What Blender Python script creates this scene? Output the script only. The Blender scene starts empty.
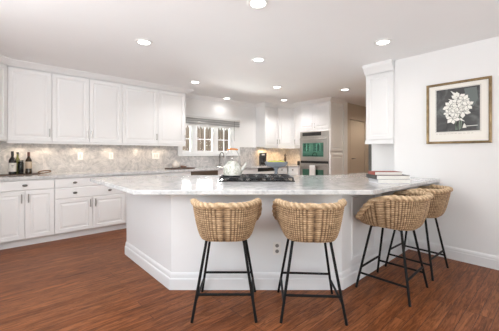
import bpy, bmesh, math, random
from mathutils import Vector, Matrix
random.seed(7)
PI = math.pi
S = bpy.context.scene
C = S.collection

# ------------------------------------------------------------------ camera, world, big lights, exposure
YAW = math.radians(48.13)                       # direction of view, measured from +X
AX = Vector((math.cos(YAW), math.sin(YAW)))     # along the view
RX = Vector((math.sin(YAW), -math.cos(YAW)))    # across the view
cd = bpy.data.cameras.new('camera'); cam = bpy.data.objects.new('camera', cd); C.objects.link(cam)
cam.location = (0, 0, 1.22); cam.rotation_euler = (PI/2, 0, YAW - PI/2)
cd.sensor_width = 36; cd.lens = 36*280/499; cd.shift_y = -12.5/499; cd.clip_start = .05
S.camera = cam
S.view_settings.view_transform = 'Standard'; S.view_settings.look = 'None'
S.view_settings.gamma = 1; S.view_settings.use_curve_mapping = False
S.view_settings.exposure = 0.0

W = bpy.data.worlds.new('sky'); S.world = W; W.use_nodes = True
wn = W.node_tree.nodes; wl = W.node_tree.links
sky = wn.new('ShaderNodeTexSky'); sky.sky_type = 'NISHITA'; sky.sun_disc = False
sky.sun_elevation = math.radians(40); sky.sun_rotation = math.radians(200)
wl.new(sky.outputs[0], wn['Background'].inputs[0]); wn['Background'].inputs[1].default_value = .19

def area(name, loc, target, sx, sy, power, col):
    l = bpy.data.lights.new(name, 'AREA'); l.shape = 'RECTANGLE'; l.size = sx; l.size_y = sy; l.energy = power; l.color = col
    o = bpy.data.objects.new(name, l); C.objects.link(o); o.location = loc
    o.rotation_euler = (Vector(target) - Vector(loc)).to_track_quat('-Z', 'Y').to_euler()
    return o
area('daylight_south', (.5, -2.82, 1.1), (.5, -2.35, 2.5), 4.2, 2.0, 178, (.985, .99, 1))
area('daylight_west', (-2.82, 1.1, 1.1), (-1.8, 1.3, 2.5), 3.8, 2.0, 66, (.985, .99, 1))
area('daylight_kitchen_window', (3.5, 6.5, 1.0), (3.5, 4.6, 2.1), 3.0, 1.6, 540, (1, .985, .97))
area('added_ceiling_fill', (-1.2, 1.6, 1.7), (-.5, 1.9, 2.44), 1.4, 1.4, 64, (.965, .985, 1))  # unseen fill lamp added left of the view, aimed at the ceiling
su = bpy.data.lights.new('sun', 'SUN'); su.energy = 1.5; su.angle = math.radians(1); su.color = (1, .96, .9)
sun = bpy.data.objects.new('sun', su); C.objects.link(sun); sun.rotation_euler = Vector((.35, .62, -1.25)).to_track_quat('-Z', 'Y').to_euler()
CAN_W, PUCK_W = 25.0, 1.4

# ------------------------------------------------------------------ materials
MATS = {}
def mat(name, col, rough=.5, metal=0, spec=None, emit=None, estr=0, coat=0):
    m = bpy.data.materials.new(name); m.use_nodes = True
    b = m.node_tree.nodes['Principled BSDF']
    b.inputs['Base Color'].default_value = (*col, 1); b.inputs['Roughness'].default_value = rough; b.inputs['Metallic'].default_value = metal
    if spec is not None: b.inputs['Specular IOR Level'].default_value = spec
    if emit: b.inputs['Emission Color'].default_value = (*emit, 1); b.inputs['Emission Strength'].default_value = estr
    if coat: b.inputs['Coat Weight'].default_value = coat
    MATS[name] = m; return m
def nodes(m): return m.node_tree.nodes, m.node_tree.links, m.node_tree.nodes['Principled BSDF']
def texco(m, scale=(1, 1, 1), kind='Object', rot=(0, 0, 0)):
    n, l, b = nodes(m); t = n.new('ShaderNodeTexCoord'); mp = n.new('ShaderNodeMapping')
    mp.inputs['Scale'].default_value = scale; mp.inputs['Rotation'].default_value = rot
    l.new(t.outputs[kind], mp.inputs[0]); return mp.outputs[0]
def noise(m, co, scale, detail=4, rough=.55, dist=0):
    n, l, b = nodes(m); t = n.new('ShaderNodeTexNoise'); t.inputs['Scale'].default_value = scale; t.inputs['Detail'].default_value = detail
    t.inputs['Roughness'].default_value = rough; t.inputs['Distortion'].default_value = dist; l.new(co, t.inputs[0]); return t.outputs[0]
def ramp(m, fac, stops):
    n, l, b = nodes(m); r = n.new('ShaderNodeValToRGB'); l.new(fac, r.inputs[0]); e = r.color_ramp.elements
    while len(e) < len(stops): e.new(.5)
    for i, (p, c) in enumerate(stops): e[i].position = p; e[i].color = (*c, 1) if len(c) == 3 else c
    return r.outputs[0]
def mix(m, a, b_, fac, mode='MIX'):
    n, l, b = nodes(m); x = n.new('ShaderNodeMix'); x.data_type = 'RGBA'; x.blend_type = mode
    if isinstance(fac, float): x.inputs[0].default_value = fac
    else: l.new(fac, x.inputs[0])
    for i, v in ((6, a), (7, b_)):
        if isinstance(v, tuple): x.inputs[i].default_value = (*v, 1)
        else: l.new(v, x.inputs[i])
    return x.outputs[2]
def bump(m, h, strength, dist=.002):
    n, l, b = nodes(m); x = n.new('ShaderNodeBump'); x.inputs['Strength'].default_value = strength; x.inputs['Distance'].default_value = dist
    l.new(h, x.inputs['Height']); l.new(x.outputs[0], b.inputs['Normal'])
def setcol(m, c): m.node_tree.links.new(c, m.node_tree.nodes['Principled BSDF'].inputs['Base Color'])

def paint(name, col, rough, amt=.02):
    m = mat(name, col, rough); co = texco(m)
    d = tuple(c*(1-amt) for c in col)
    setcol(m, ramp(m, noise(m, co, 1.3, 3), [(.3, d), (.7, col)])); bump(m, noise(m, co, 180, 2), .06, .0008); return m
CAB = paint('cabinet_white_paint', (.88, .88, .885), .38)
ISL = paint('island_white_paint', (.82, .828, .845), .4)
WALL = paint('wall_white_paint', (.88, .878, .88), .62)
CEIL = paint('ceiling_white_paint', (.90, .90, .905), .85)
TRIM = paint('trim_white_paint', (.88, .88, .885), .35)
TAN = paint('hall_tan_paint', (.62, .53, .43), .6)
TANDOOR = paint('hall_door_tan_paint', (.60, .51, .41), .5)
DARKSTRIP = paint('dark_strip', (.10, .095, .085), .5)

MARB = mat('countertop_white_grey_marble', (.8, .8, .8), .07, spec=.5)
co = texco(MARB); v1 = noise(MARB, co, 1.7, 7, .6, 1.8); v2 = noise(MARB, co, 16, 5, .65, .8)
base = ramp(MARB, v1, [(.30, (.45, .46, .475)), (.44, (.63, .635, .64)), (.50, (.44, .45, .465)), (.55, (.66, .66, .665)), (.75, (.56, .57, .585))])
setcol(MARB, mix(MARB, base, ramp(MARB, v2, [(.36, (.42, .43, .45)), (.52, (.76, .76, .765))]), .4))

SPLASH = mat('backsplash_warm_grey_marble', (.6, .56, .53), .3)
co = texco(SPLASH); v1 = noise(SPLASH, co, 3.0, 8, .7, 2.2); v2 = noise(SPLASH, co, 9, 6, .65, 1.2)
base = ramp(SPLASH, v1, [(.30, (.26, .26, .27)), (.45, (.64, .60, .585)), (.52, (.38, .375, .38)), (.60, (.74, .69, .67)), (.78, (.46, .445, .445))])
setcol(SPLASH, mix(SPLASH, base, ramp(SPLASH, v2, [(.36, (.30, .30, .315)), (.58, (.68, .655, .64))]), .5))

FLOOR = mat('red_oak_plank_floor', (.25, .1, .05), .36, spec=.15)
n, l, b = nodes(FLOOR)
co = texco(FLOOR)
br = n.new('ShaderNodeTexBrick'); l.new(co, br.inputs[0])
br.inputs['Scale'].default_value = 1; br.inputs['Brick Width'].default_value = 1.35; br.inputs['Row Height'].default_value = .083
br.inputs['Mortar Size'].default_value = .0018; br.inputs['Mortar Smooth'].default_value = .3; br.offset = .37; br.offset_frequency = 3
br.inputs['Color1'].default_value = (0, 0, 0, 1); br.inputs['Color2'].default_value = (1, 1, 1, 1); br.inputs['Mortar'].default_value = (.3, .3, .3, 1)
tone = ramp(FLOOR, br.outputs['Color'], [(0, (.23, .076, .027)), (.5, (.268, .092, .034)), (1, (.32, .118, .046))])
# grain: stretched noise, shifted per plank
sep = n.new('ShaderNodeVectorMath'); sep.operation = 'MULTIPLY_ADD'
l.new(br.outputs['Color'], sep.inputs[0]); sep.inputs[1].default_value = (7, 3, 5)
gmap = n.new('ShaderNodeMapping'); gmap.inputs['Scale'].default_value = (1.3, 14, 1); l.new(co, gmap.inputs[0]); l.new(gmap.outputs[0], sep.inputs[2])
g1 = noise(FLOOR, sep.outputs[0], 1.6, 7, .62, 1.4)
g2 = noise(FLOOR, sep.outputs[0], 3.4, 6, .7, .9)
gr = ramp(FLOOR, g1, [(.32, (.42, .38, .35)), (.46, (.98, .98, .98)), (.52, (.58, .54, .51)), (.58, (1.1, 1.1, 1.1)), (.70, (1.32, 1.30, 1.25))])
gf = ramp(FLOOR, g2, [(.40, (.55, .50, .47)), (.54, (1.15, 1.15, 1.15))])
c = mix(FLOOR, tone, gr, .85, 'MULTIPLY'); c = mix(FLOOR, c, gf, .8, 'MULTIPLY')
c = mix(FLOOR, c, (.05, .02, .012), br.outputs['Fac'])
setcol(FLOOR, c)
inv = n.new('ShaderNodeMath'); inv.operation = 'SUBTRACT'; inv.inputs[0].default_value = 1; l.new(br.outputs['Fac'], inv.inputs[1])
bump(FLOOR, inv.outputs[0], .5, .001)

WICK = mat('woven_water_hyacinth', (.5, .35, .2), .7)
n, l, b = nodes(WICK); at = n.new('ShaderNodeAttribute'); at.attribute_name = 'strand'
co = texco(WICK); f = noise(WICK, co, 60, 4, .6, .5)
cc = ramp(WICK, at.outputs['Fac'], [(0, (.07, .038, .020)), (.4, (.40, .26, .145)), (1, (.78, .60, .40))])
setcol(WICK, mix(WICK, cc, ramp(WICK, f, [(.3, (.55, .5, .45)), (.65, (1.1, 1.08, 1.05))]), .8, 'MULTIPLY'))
bump(WICK, noise(WICK, co, 240, 3), .35, .002)

BLACK = mat('black_powder_coated_steel', (.006, .006, .0065), .5, spec=.25)
STEEL = mat('brushed_stainless_steel', (.43, .40, .37), .30, 1)
co = texco(STEEL, (2, 2, 160)); bump(STEEL, noise(STEEL, co, 6, 3), .05, .0006)
DSTEEL = mat('dark_stainless_steel', (.20, .165, .135), .34, .85)
NICK = mat('satin_nickel', (.42, .41, .40), .28, 1)
DNICK = mat('dark_nickel', (.20, .19, .18), .3, 1)
REFLGL = mat('oven_glass_reflected_green', (.075, .18, .13), .03, .9, .9)  # green of the reflected garden is put into the glass colour
BPLAST = mat('black_plastic', (.015, .013, .012), .35)
IRON = mat('cast_iron', (.02, .021, .024), .55)
COOKP = mat('cooktop_black_enamel', (.015, .015, .017), .15)
GLOW = mat('lamp_glow', (1, 1, 1), .5, emit=(1, .97, .92), estr=9)
CANT = mat('can_trim_white', (.86, .86, .85), .4)
WGLOW = mat('warm_lamp_glow', (1, .9, .7), .5, emit=(1, .78, .48), estr=6)
PLATE = mat('outlet_white_plastic', (.85, .84, .82), .3)
SOCK = mat('outlet_socket_ivory', (.66, .64, .61), .35)
SLOT = mat('outlet_slot_dark', (.25, .24, .23), .5)
def glassy(name, col, rough, refl):
    m = bpy.data.materials.new(name); m.use_nodes = True; n = m.node_tree.nodes; l = m.node_tree.links
    n.remove(n['Principled BSDF']); t = n.new('ShaderNodeBsdfTransparent'); t.inputs[0].default_value = (*col, 1)
    g = n.new('ShaderNodeBsdfGlossy'); g.inputs['Roughness'].default_value = rough
    fr = n.new('ShaderNodeFresnel'); fr.inputs[0].default_value = refl
    x = n.new('ShaderNodeMixShader'); l.new(fr.outputs[0], x.inputs[0]); l.new(t.outputs[0], x.inputs[1]); l.new(g.outputs[0], x.inputs[2])
    l.new(x.outputs[0], n['Material Output'].inputs[0]); return m
PANE = glassy('clear_window_glass', (.96, .98, .97), .01, 1.45)
GREYGL = glassy('grey_glass', (.45, .48, .50), .03, 1.5)
FENCE = mat('brown_fence_boards', (.13, .085, .06), .8)
co = texco(FENCE, (8, 1, 1)); setcol(FENCE, ramp(FENCE, noise(FENCE, co, 2, 4), [(.3, (.11, .078, .058)), (.7, (.22, .165, .13))]))
LEAF = mat('hedge_green_leaf', (.05, .16, .06), .6)
co = texco(LEAF); setcol(LEAF, ramp(LEAF, noise(LEAF, co, 9, 4), [(.3, (.08, .34, .17)), (.7, (.26, .75, .40))]))
LAWN = mat('garden_ground', (.12, .14, .07), .9)
co = texco(LAWN); setcol(LAWN, ramp(LAWN, noise(LAWN, co, 4, 5), [(.3, (.09, .10, .05)), (.7, (.20, .19, .12))]))
GOLD = mat('aged_gold_wood_frame', (.30, .20, .10), .38, .55)
co = texco(GOLD); setcol(GOLD, ramp(GOLD, noise(GOLD, co, 14, 4), [(.3, (.17, .115, .06)), (.7, (.38, .27, .14))]))
GOLDD = mat('frame_dark_inner_lip', (.10, .06, .03), .4, .3)
MATB = mat('cream_mat_board', (.89, .865, .81), .8)
INK = mat('grey_ink', (.42, .40, .36), .8)
PHOTO = mat('dark_grey_print_ground', (.06, .06, .06), .5)
co = texco(PHOTO); setcol(PHOTO, ramp(PHOTO, noise(PHOTO, co, 7, 4, .55, .8), [(.32, (.030, .030, .032)), (.52, (.072, .072, .072)), (.72, (.19, .205, .20))]))
PETAL = mat('white_petal_ink', (.80, .79, .73), .7)
co = texco(PETAL); setcol(PETAL, ramp(PETAL, noise(PETAL, co, 45, 3), [(.30, (.62, .61, .56)), (.45, (.88, .87, .82))]))
PETSH = mat('grey_petal_outline_ink', (.11, .11, .105), .7)
STEMI = mat('grey_green_stem_ink', (.20, .25, .20), .7)
PALEI = mat('pale_teal_blur_ink', (.155, .18, .175), .7)
REDB = mat('red_book_cloth', (.30, .065, .045), .6)
GREYB = mat('charcoal_book_cloth', (.055, .055, .052), .6)
PALEB = mat('pale_grey_book_cover', (.56, .56, .58), .5)
PAGE = mat('book_pages', (.80, .78, .74), .8)
co = texco(PAGE, (1, 1, 400)); bump(PAGE, noise(PAGE, co, 1, 1), .2, .0005)
WINE = mat('dark_wine_glass', (.010, .008, .007), .06, 0, .6)
WINE2 = mat('olive_wine_glass', (.035, .022, .012), .08, 0, .6)
LABEL = mat('white_bottle_label', (.78, .75, .70), .6)
LABELT = mat('tan_bottle_label', (.50, .40, .30), .6)
FOIL = mat('black_bottle_foil', (.02, .015, .013), .35)
FOILR = mat('red_brown_bottle_foil', (.13, .035, .022), .35)
DWOOD = mat('dark_walnut_board', (.085, .045, .028), .45)
co = texco(DWOOD, (3, 30, 3)); setcol(DWOOD, ramp(DWOOD, noise(DWOOD, co, 2, 4), [(.3, (.05, .026, .016)), (.7, (.12, .066, .04))]))
RATT = mat('brown_rattan', (.20, .11, .06), .6)
CERAM = mat('cream_glazed_ceramic', (.74, .68, .62), .3)
PINKC = mat('dusty_brown_clay', (.32, .19, .14), .55)
ENAM = mat('white_enamel_with_sage_sprigs', (.80, .80, .75), .3)
co = texco(ENAM); setcol(ENAM, ramp(ENAM, noise(ENAM, co, 32, 4, .6, .6), [(.33, (.30, .33, .25)), (.44, (.46, .47, .41)), (.52, (.62, .615, .59))]))
OAKG = mat('orange_wood_grip', (.55, .22, .06), .4)
BLUEC = mat('blue_grey_glazed_ceramic', (.22, .25, .29), .25)
LIME = mat('yellow_green_fruit_skin', (.42, .45, .06), .4)
co = texco(LIME); bump(LIME, noise(LIME, co, 120, 2), .2, .001)
TOWEL = mat('white_towel_cotton', (.82, .81, .79), .9)
co = texco(TOWEL); bump(TOWEL, noise(TOWEL, co, 400, 2), .4, .002)
MUG = mat('white_mug_glaze', (.82, .81, .79), .2)
BLIND = mat('grey_white_blind_slat', (.74, .74, .73), .45)
BLINDSH = mat('shade_painted_blind_slat', (.46, .46, .46), .5)  # darker grey paints in the shade of the gaps between slats
LACE = mat('white_valance_cloth', (.84, .84, .83), .8)

# ------------------------------------------------------------------ mesh helpers
def BM(): return bmesh.new()
def box(bm, x0, x1, y0, y1, z0, z1):
    v = [bm.verts.new(p) for p in ((x0,y0,z0),(x1,y0,z0),(x1,y1,z0),(x0,y1,z0),(x0,y0,z1),(x1,y0,z1),(x1,y1,z1),(x0,y1,z1))]
    for f in ((0,3,2,1),(4,5,6,7),(0,1,5,4),(1,2,6,5),(2,3,7,6),(3,0,4,7)): bm.faces.new([v[i] for i in f])
    return bm
def prism(bm, poly, z0, z1):
    a = [bm.verts.new((x, y, z0)) for x, y in poly]; b = [bm.verts.new((x, y, z1)) for x, y in poly]
    n = len(poly); bm.faces.new(a[::-1]); bm.faces.new(b)
    for i in range(n): bm.faces.new((a[i], a[(i+1) % n], b[(i+1) % n], b[i]))
    return bm
def tube(bm, pts, r, seg=10, closed=False, cap=True):
    pts = [Vector(p) for p in pts]; n = len(pts); rings = []; up = None
    for i, p in enumerate(pts):
        if closed: d = pts[(i+1) % n] - pts[i-1]
        else: d = pts[min(i+1, n-1)] - pts[max(i-1, 0)]
        d.normalize()
        if up is None:
            up = Vector((0, 0, 1)) if abs(d.z) < .9 else Vector((1, 0, 0))
        s = d.cross(up).normalized(); up = s.cross(d).normalized()
        rr = r(i) if callable(r) else r
        rings.append([bm.verts.new(p + (s*math.cos(2*PI*k/seg) + up*math.sin(2*PI*k/seg))*rr) for k in range(seg)])
    m = n if closed else n-1
    for i in range(m):
        a, b = rings[i], rings[(i+1) % n]
        for k in range(seg): bm.faces.new((a[k], a[(k+1) % seg], b[(k+1) % seg], b[k]))
    if cap and not closed: bm.faces.new(rings[0][::-1]); bm.faces.new(rings[-1])
    return bm
def lathe(bm, prof, seg=28, cx=0, cy=0, sx=1, sy=1):
    rings = []
    for r, z in prof:
        if r < 1e-5: rings.append([bm.verts.new((cx, cy, z))])
        else: rings.append([bm.verts.new((cx + r*sx*math.cos(2*PI*k/seg), cy + r*sy*math.sin(2*PI*k/seg), z)) for k in range(seg)])
    for a, b in zip(rings, rings[1:]):
        for k in range(seg):
            q = (k+1) % seg
            if len(a) == 1 and len(b) == 1: continue
            if len(a) == 1: bm.faces.new((a[0], b[q], b[k]))
            elif len(b) == 1: bm.faces.new((a[k], a[q], b[0]))
            else: bm.faces.new((a[k], a[q], b[q], b[k]))
    return bm
def rings_panel(bm, x0, x1, z0, z1, y, steps, back):
    """A door face looking at -Y made of nested rectangles: steps = [(inset, depth)], then the slab's sides to y+back."""
    loops = []
    for ins, dep in [(0, back)] + steps:
        loops.append([bm.verts.new(p) for p in ((x0+ins, y+dep, z0+ins), (x1-ins, y+dep, z0+ins), (x1-ins, y+dep, z1-ins), (x0+ins, y+dep, z1-ins))])
    for a, b in zip(loops, loops[1:]):
        for k in range(4): bm.faces.new((a[k], a[(k+1) % 4], b[(k+1) % 4], b[k]))
    bm.faces.new(loops[-1]); bm.faces.new(loops[0][::-1]); return bm
RAISED = [(0, .004), (.004, 0), (.052, 0), (.058, .008), (.070, .009), (.092, .002), (.096, .002)]
SLAB = [(0, .005), (.007, .0015), (.012, 0)]
def sweep(bm, path, prof, closed=False):
    """prof [(out, z)] swept along an XY path, out to the right of travel, mitred corners."""
    P = [Vector(p) for p in path]; n = len(P); rows = []
    for i in range(n):
        dirs = []
        if closed or i > 0: dirs.append((P[i] - P[i-1]).normalized())
        if closed or i < n-1: dirs.append((P[(i+1) % n] - P[i]).normalized())
        ns = [Vector((d.y, -d.x)) for d in dirs]
        m = ns[0] if len(ns) == 1 else (ns[0] + ns[1]) / (1 + ns[0].dot(ns[1]))
        rows.append([bm.verts.new((P[i].x + m.x*o, P[i].y + m.y*o, z)) for o, z in prof])
    k = len(prof)
    for i in range(n if closed else n-1):
        a, b = rows[i], rows[(i+1) % n]
        for j in range(k): bm.faces.new((a[j], a[(j+1) % k], b[(j+1) % k], b[j]))
    if not closed: bm.faces.new(rows[0]); bm.faces.new(rows[-1][::-1])
    return bm
def obj(name, bm, m, parent=None, smooth=False, bevel=0):
    bmesh.ops.recalc_face_normals(bm, faces=bm.faces)
    me = bpy.data.meshes.new(name); bm.to_mesh(me); bm.free()
    for x in (m if isinstance(m, (list, tuple)) else [m]): me.materials.append(x)
    if smooth:
        for p in me.polygons: p.use_smooth = True
    o = bpy.data.objects.new(name, me); C.objects.link(o)
    if parent: o.parent = parent
    if bevel:
        bv = o.modifiers.new('bevel', 'BEVEL'); bv.width = bevel; bv.segments = 2; bv.limit_method = 'ANGLE'; bv.angle_limit = math.radians(40)
    if smooth == 'auto':
        me.set_sharp_from_angle(angle=math.radians(38))
    return o
def tag(o, label, cat, group=None):
    o['label'] = label; o['category'] = cat
    if group: o['group'] = group
    return o
def thing(name, label, cat, loc=(0, 0, 0), rz=0, group=None):
    o = bpy.data.objects.new(name, None); C.objects.link(o); o.empty_display_size = .1
    o.location = loc; o.rotation_euler = (0, 0, rz); return tag(o, label, cat, group)
def struct(name, bm, m, parent=None, smooth=False, bevel=0):
    o = obj(name, bm, m, parent, smooth, bevel)
    if not parent: o['kind'] = 'structure'
    return o
def at(x, d, z=0):
    """Place standing d metres ahead and x to the side of the viewpoint's ground spot."""
    p = AX*d + RX*x; return (p.x, p.y, z)

# ------------------------------------------------------------------ room shell
H = 2.44
XE, YN, XB = 3.89, 5.22, 6.08      # east wall, north (window) wall, far kitchen wall
struct('floor', box(BM(), -2.8, 9, -2.8, 5.36, -.1, 0), FLOOR)
struct('ceiling', box(BM(), -2.8, 9, -2.8, 5.36, H, H+.1), CEIL)
WX0, WX1, WZ0, WZ1 = 2.76, 4.15, 1.185, 2.0
bm = BM()
box(bm, -.74, WX0, YN, YN+.14, 0, H); box(bm, WX1, XB+.16, YN, YN+.14, 0, H)
box(bm, WX0, WX1, YN, YN+.14, 0, WZ0); box(bm, WX0, WX1, YN, YN+.14, WZ1, H)
struct('wall_north', bm, WALL)
struct('wall_west', box(box(BM(), -.74, -.6, 3.2, YN, 0, H), -2.8, -.74, 3.2, 3.34, 0, H), WALL)
bm = BM(); box(bm, -2.8, -2.66, 3.1, 3.2, 0, H); box(bm, -2.8, -2.66, -2.8, -2.0, 0, H); box(bm, -2.8, -2.66, -2.0, 3.1, 2.15, H)
struct('wall_west_2', bm, WALL)
bm = BM(); box(bm, -2.66, -1.6, -2.8, -2.66, 0, H); box(bm, 2.6, XE+.14, -2.8, -2.66, 0, H); box(bm, -1.6, 2.6, -2.8, -2.66, 2.15, H)
struct('wall_south', bm, WALL)
struct('wall_east', box(BM(), XE, XE+.47, -2.66, 1.475, 0, H), WALL)
struct('wall_alcove', box(BM(), 4.22, XE+.47, 1.475, 1.93, 0, H), WALL)
struct('dark_strip_alcove_end', box(BM(), 4.215, 4.30, 1.93, 1.975, .0, 1.36), DARKSTRIP)  # plain dark strip at the end of the alcove wall
struct('wall_hall_south', box(BM(), XE+.47, 8.6, 1.79, 1.93, 0, H), TAN)
struct('wall_far', box(BM(), XB, XB+.16, 3.47, YN, 0, H), WALL)
struct('trim_wall_end', box(BM(), XB-.0, XB+.17, 3.44, 3.47, 0, H), TRIM)
bm = BM(); box(bm, XB+.16, 6.42, 3.47, 3.6, 0, H); box(bm, 7.22, 8.6, 3.47, 3.6, 0, H); box(bm, 6.42, 7.22, 3.47, 3.6, 2.05, H)
struct('wall_hall_north', bm, TAN)
struct('wall_hall_end', box(BM(), 8.6, 8.74, 1.79, 3.6, 0, H), TAN)
d1 = bpy.data.objects.new('door_1', None); C.objects.link(d1); d1['kind'] = 'structure'
obj('door_panel', rings_panel(BM(), 6.44, 7.20, .01, 2.03, 3.475, SLAB, .04), TAN, d1)
obj('door_handle', tube(tube(BM(), [(6.52, 3.475, 1.08), (6.52, 3.44, 1.08)], .012), [(6.51, 3.44, 1.08), (6.64, 3.44, 1.085)], .010), DNICK, d1, True)

# glazed openings behind the viewpoint
def glazed(name, x0, x1, z0, z1, npan, loc, rz):
    r = bpy.data.objects.new(name, None); C.objects.link(r); r.location = loc; r.rotation_euler = (0, 0, rz); r['kind'] = 'structure'
    bm = BM(); w = (x1-x0)/npan
    box(bm, x0, x1, 0, .08, z1-.07, z1); box(bm, x0, x1, 0, .08, z0, z0+.07)
    for i in range(npan+1):
        q = x0 + w*i; box(bm, max(x0, q-.035), min(x1, q+.035), 0, .08, z0+.07, z1-.07)
    obj('window_frame', bm, TRIM, r)
    for i in range(npan): obj('pane', box(BM(), x0+w*i+.035, x0+w*(i+1)-.035, .035, .041, z0+.07, z1-.07), PANE, r)
    return r
glazed('window_2', -1.6, 2.6, 0, 2.15, 4, (0, -2.77, 0), 0)
glazed('window_3', -2.0, 3.1, 0, 2.15, 3, (-2.69, 0, 0), PI/2)

# kitchen window: three sashes with cross bars
wroot = bpy.data.objects.new('window_1', None); C.objects.link(wroot); wroot['kind'] = 'structure'
bm = BM(); y0, y1 = YN-.018, YN+.0
box(bm, WX0-.045, WX0+.02, y0, y1, WZ0-.02, WZ1+.06); box(bm, WX1-.02, WX1+.20, y0, y1, WZ0-.02, WZ1+.06)
box(bm, WX0+.02, WX1-.02, y0, y1, WZ1-.02, WZ1+.06)
obj('window_casing', bm, TRIM, wroot, bevel=.004)
obj('window_sill', box(BM(), WX0-.045, WX1+.20, YN-.045, YN+.05, WZ0-.03, WZ0), TRIM, wroot, bevel=.004)
xs = [WX0, 3.11, 3.655, WX1]
for i in range(3):
    a, b_ = xs[i], xs[i+1]; lp = .078; rp = .078
    bm = BM(); ya, yb = YN+.02, YN+.065; z0, z1 = WZ0+.085, WZ1-.06
    box(bm, a, a+lp, ya, yb, WZ0, WZ1); box(bm, b_-rp, b_, ya, yb, WZ0, WZ1)
    box(bm, a+lp, b_-rp, ya, yb, WZ0, z0); box(bm, a+lp, b_-rp, ya, yb, z1, WZ1)
    s = obj('sash', bm, TRIM, wroot, bevel=.004)
    m_ = (a+b_)/2; zm = 1.52
    bm = BM()
    if i: box(bm, m_-.009, m_+.009, ya+.003, ya+.012, z0, z1)
    box(bm, a+lp, b_-rp, ya+.004, ya+.011, zm-.009, zm+.009)
    obj('muntin', bm, TRIM, s)
    obj('pane', box(BM(), a+lp-.005, b_-rp+.005, ya+.012, ya+.016, z0-.005, z1+.005), PANE, s)

# garden seen through the kitchen window
struct('ground_outside', box(BM(), -9, 16, 5.36, 16, -.25, -.15), LAWN)
fr = thing('wooden_fence', 'brown board fence outside beyond the kitchen window', 'fence')
bm = BM()
for i in range(70): box(bm, 3.2 + i*.14, 3.2 + i*.14 + .13, 8.2 + .01*(i % 2), 8.23 + .01*(i % 2), -.15, 2.5)
obj('boards', bm, FENCE, fr)
obj('top_rail', box(BM(), 3.2, 13, 8.16, 8.28, 2.5, 2.56), FENCE, fr)
bm = BM(); rnd = random.Random(3)
for i in range(2600):
    x = rnd.uniform(-3.2, 2.9); z = rnd.uniform(-.1, 2.5); y = 6.9 + rnd.uniform(0, .5) + .15*math.sin(x*3)
    a, t = rnd.uniform(0, 2*PI), rnd.uniform(-.8, .8); s = rnd.uniform(.05, .09)
    u = Vector((math.cos(a), math.sin(a)*.3, math.sin(a))).normalized()*s; v = u.cross(Vector((t, 1, t))).normalized()*s*.6
    p = Vector((x, y, z)); bm.faces.new([bm.verts.new(p-u), bm.verts.new(p+v), bm.verts.new(p+u), bm.verts.new(p-v)])
box(bm, -3.2, 2.9, 7.2, 7.7, -.15, 2.4)
o = tag(obj('hedge', bm, LEAF), 'tall green hedge growing outside the kitchen window', 'hedge'); o['kind'] = 'stuff'

# ------------------------------------------------------------------ crown, baseboards, backsplash
YU, YF = 4.88, 4.64                # door faces of the wall cabinets and of the base cabinets
crown = [(0, 2.375), (.014, 2.375), (.018, 2.385), (.030, 2.390), (.055, 2.400), (.085, 2.418), (.105, 2.428), (.115, 2.432), (.115, H), (0, H)]
bm = sweep(BM(), [(-.33, 4.466), (.084, YU), (2.712, YU), (2.712, YN), (4.89, YN), (4.89, YU), (5.36, YU), (5.665, 4.607), (5.665, 4.30), (5.50, 4.30), (5.50, 3.46), (6.08, 3.46)], crown)
struct('trim_1', bm, TRIM)
struct('trim_2', sweep(BM(), [(XE-.02, 1.86), (XE-.02, 1.475)], [(0, 2.31), (.012, 2.31), (.016, 2.325), (.03, 2.34), (.055, 2.375), (.075, 2.395), (.08, 2.41), (.08, H), (0, H)]), TRIM)
bbp = [(0, 0), (.016, 0), (.016, .095), (.013, .10), (.013, .118), (.009, .132), (.003, .142), (0, .142)]
struct('baseboard_east', sweep(BM(), [(XE, 1.29), (XE, -2.66)], bbp), TRIM)
struct('baseboard_west', sweep(BM(), [(-2.66, 3.2), (-.6, 3.2)], bbp), TRIM)
bm = BM()
box(bm, -.6, 2.712, YN-.012, YN, .915, 1.36); box(bm, 2.712, WX1+.20, YN-.012, YN, .915, WZ0-.03); box(bm, WX1+.20, XB, YN-.012, YN, .915, 1.36)
box(bm, XB-.012, XB, 4.30, YN-.012, .915, 1.36)
struct('backsplash_wall_panel', bm, SPLASH)

# ------------------------------------------------------------------ cabinets
def bar_pull(parent, x, z0, z1, y):
    bm = tube(BM(), [(x, y-.026, z0), (x, y-.026, z1)], .0065, 8)
    for z in (z0+.015, z1-.015): tube(bm, [(x, y, z), (x, y-.026, z)], .005, 8)
    return obj('handle', bm, NICK, parent, 'auto')
def knob(parent, x, z, y, wide=1.7):
    bm = lathe(BM(), [(0, 0), (.006, 0), (.006, .012), (.014, .016), (.016, .022), (.010, .028), (0, .029)], 14, sx=wide)
    bmesh.ops.transform(bm, matrix=Matrix.Translation((x, y, z)) @ Matrix.Rotation(PI/2, 4, 'X'), verts=bm.verts)
    return obj('knob', bm, DNICK, parent, True)
def door(root, x0, x1, z0, z1, handle=None, hz=None, y=-.02, m=CAB):
    d = obj('door', rings_panel(BM(), x0+.0025, x1-.0025, z0, z1, y, RAISED, .019), m, root)
    if handle is not None: bar_pull(d, handle, hz, hz+.115, y)
    return d
def drawer(root, x0, x1, z0, z1, knobs=(), y=-.02, m=CAB):
    d = obj('drawer', rings_panel(BM(), x0+.0025, x1-.0025, z0, z1, y, SLAB, .019), m, root)
    for k in knobs: knob(d, k, (z0+z1)/2, y)
    return d
def base_unit(label, x0, x1, rz=0, origin=None, top=.875, depth=None, name='base_cabinet'):
    """Front frame at local y=0, looking at -Y; local x runs 0..w."""
    w = x1-x0; loc = origin or (x0, YF+.02, 0); depth = depth or (YN-.012 - YF - .02)
    r = thing(name, label, 'cabinet', loc, rz)
    obj('body', box(BM(), .0005, w-.0005, 0, depth, .10, top), CAB, r)
    obj('toe_kick', box(BM(), .0005, w-.0005, .06, .08, 0, .10), CAB, r)
    return r
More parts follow.
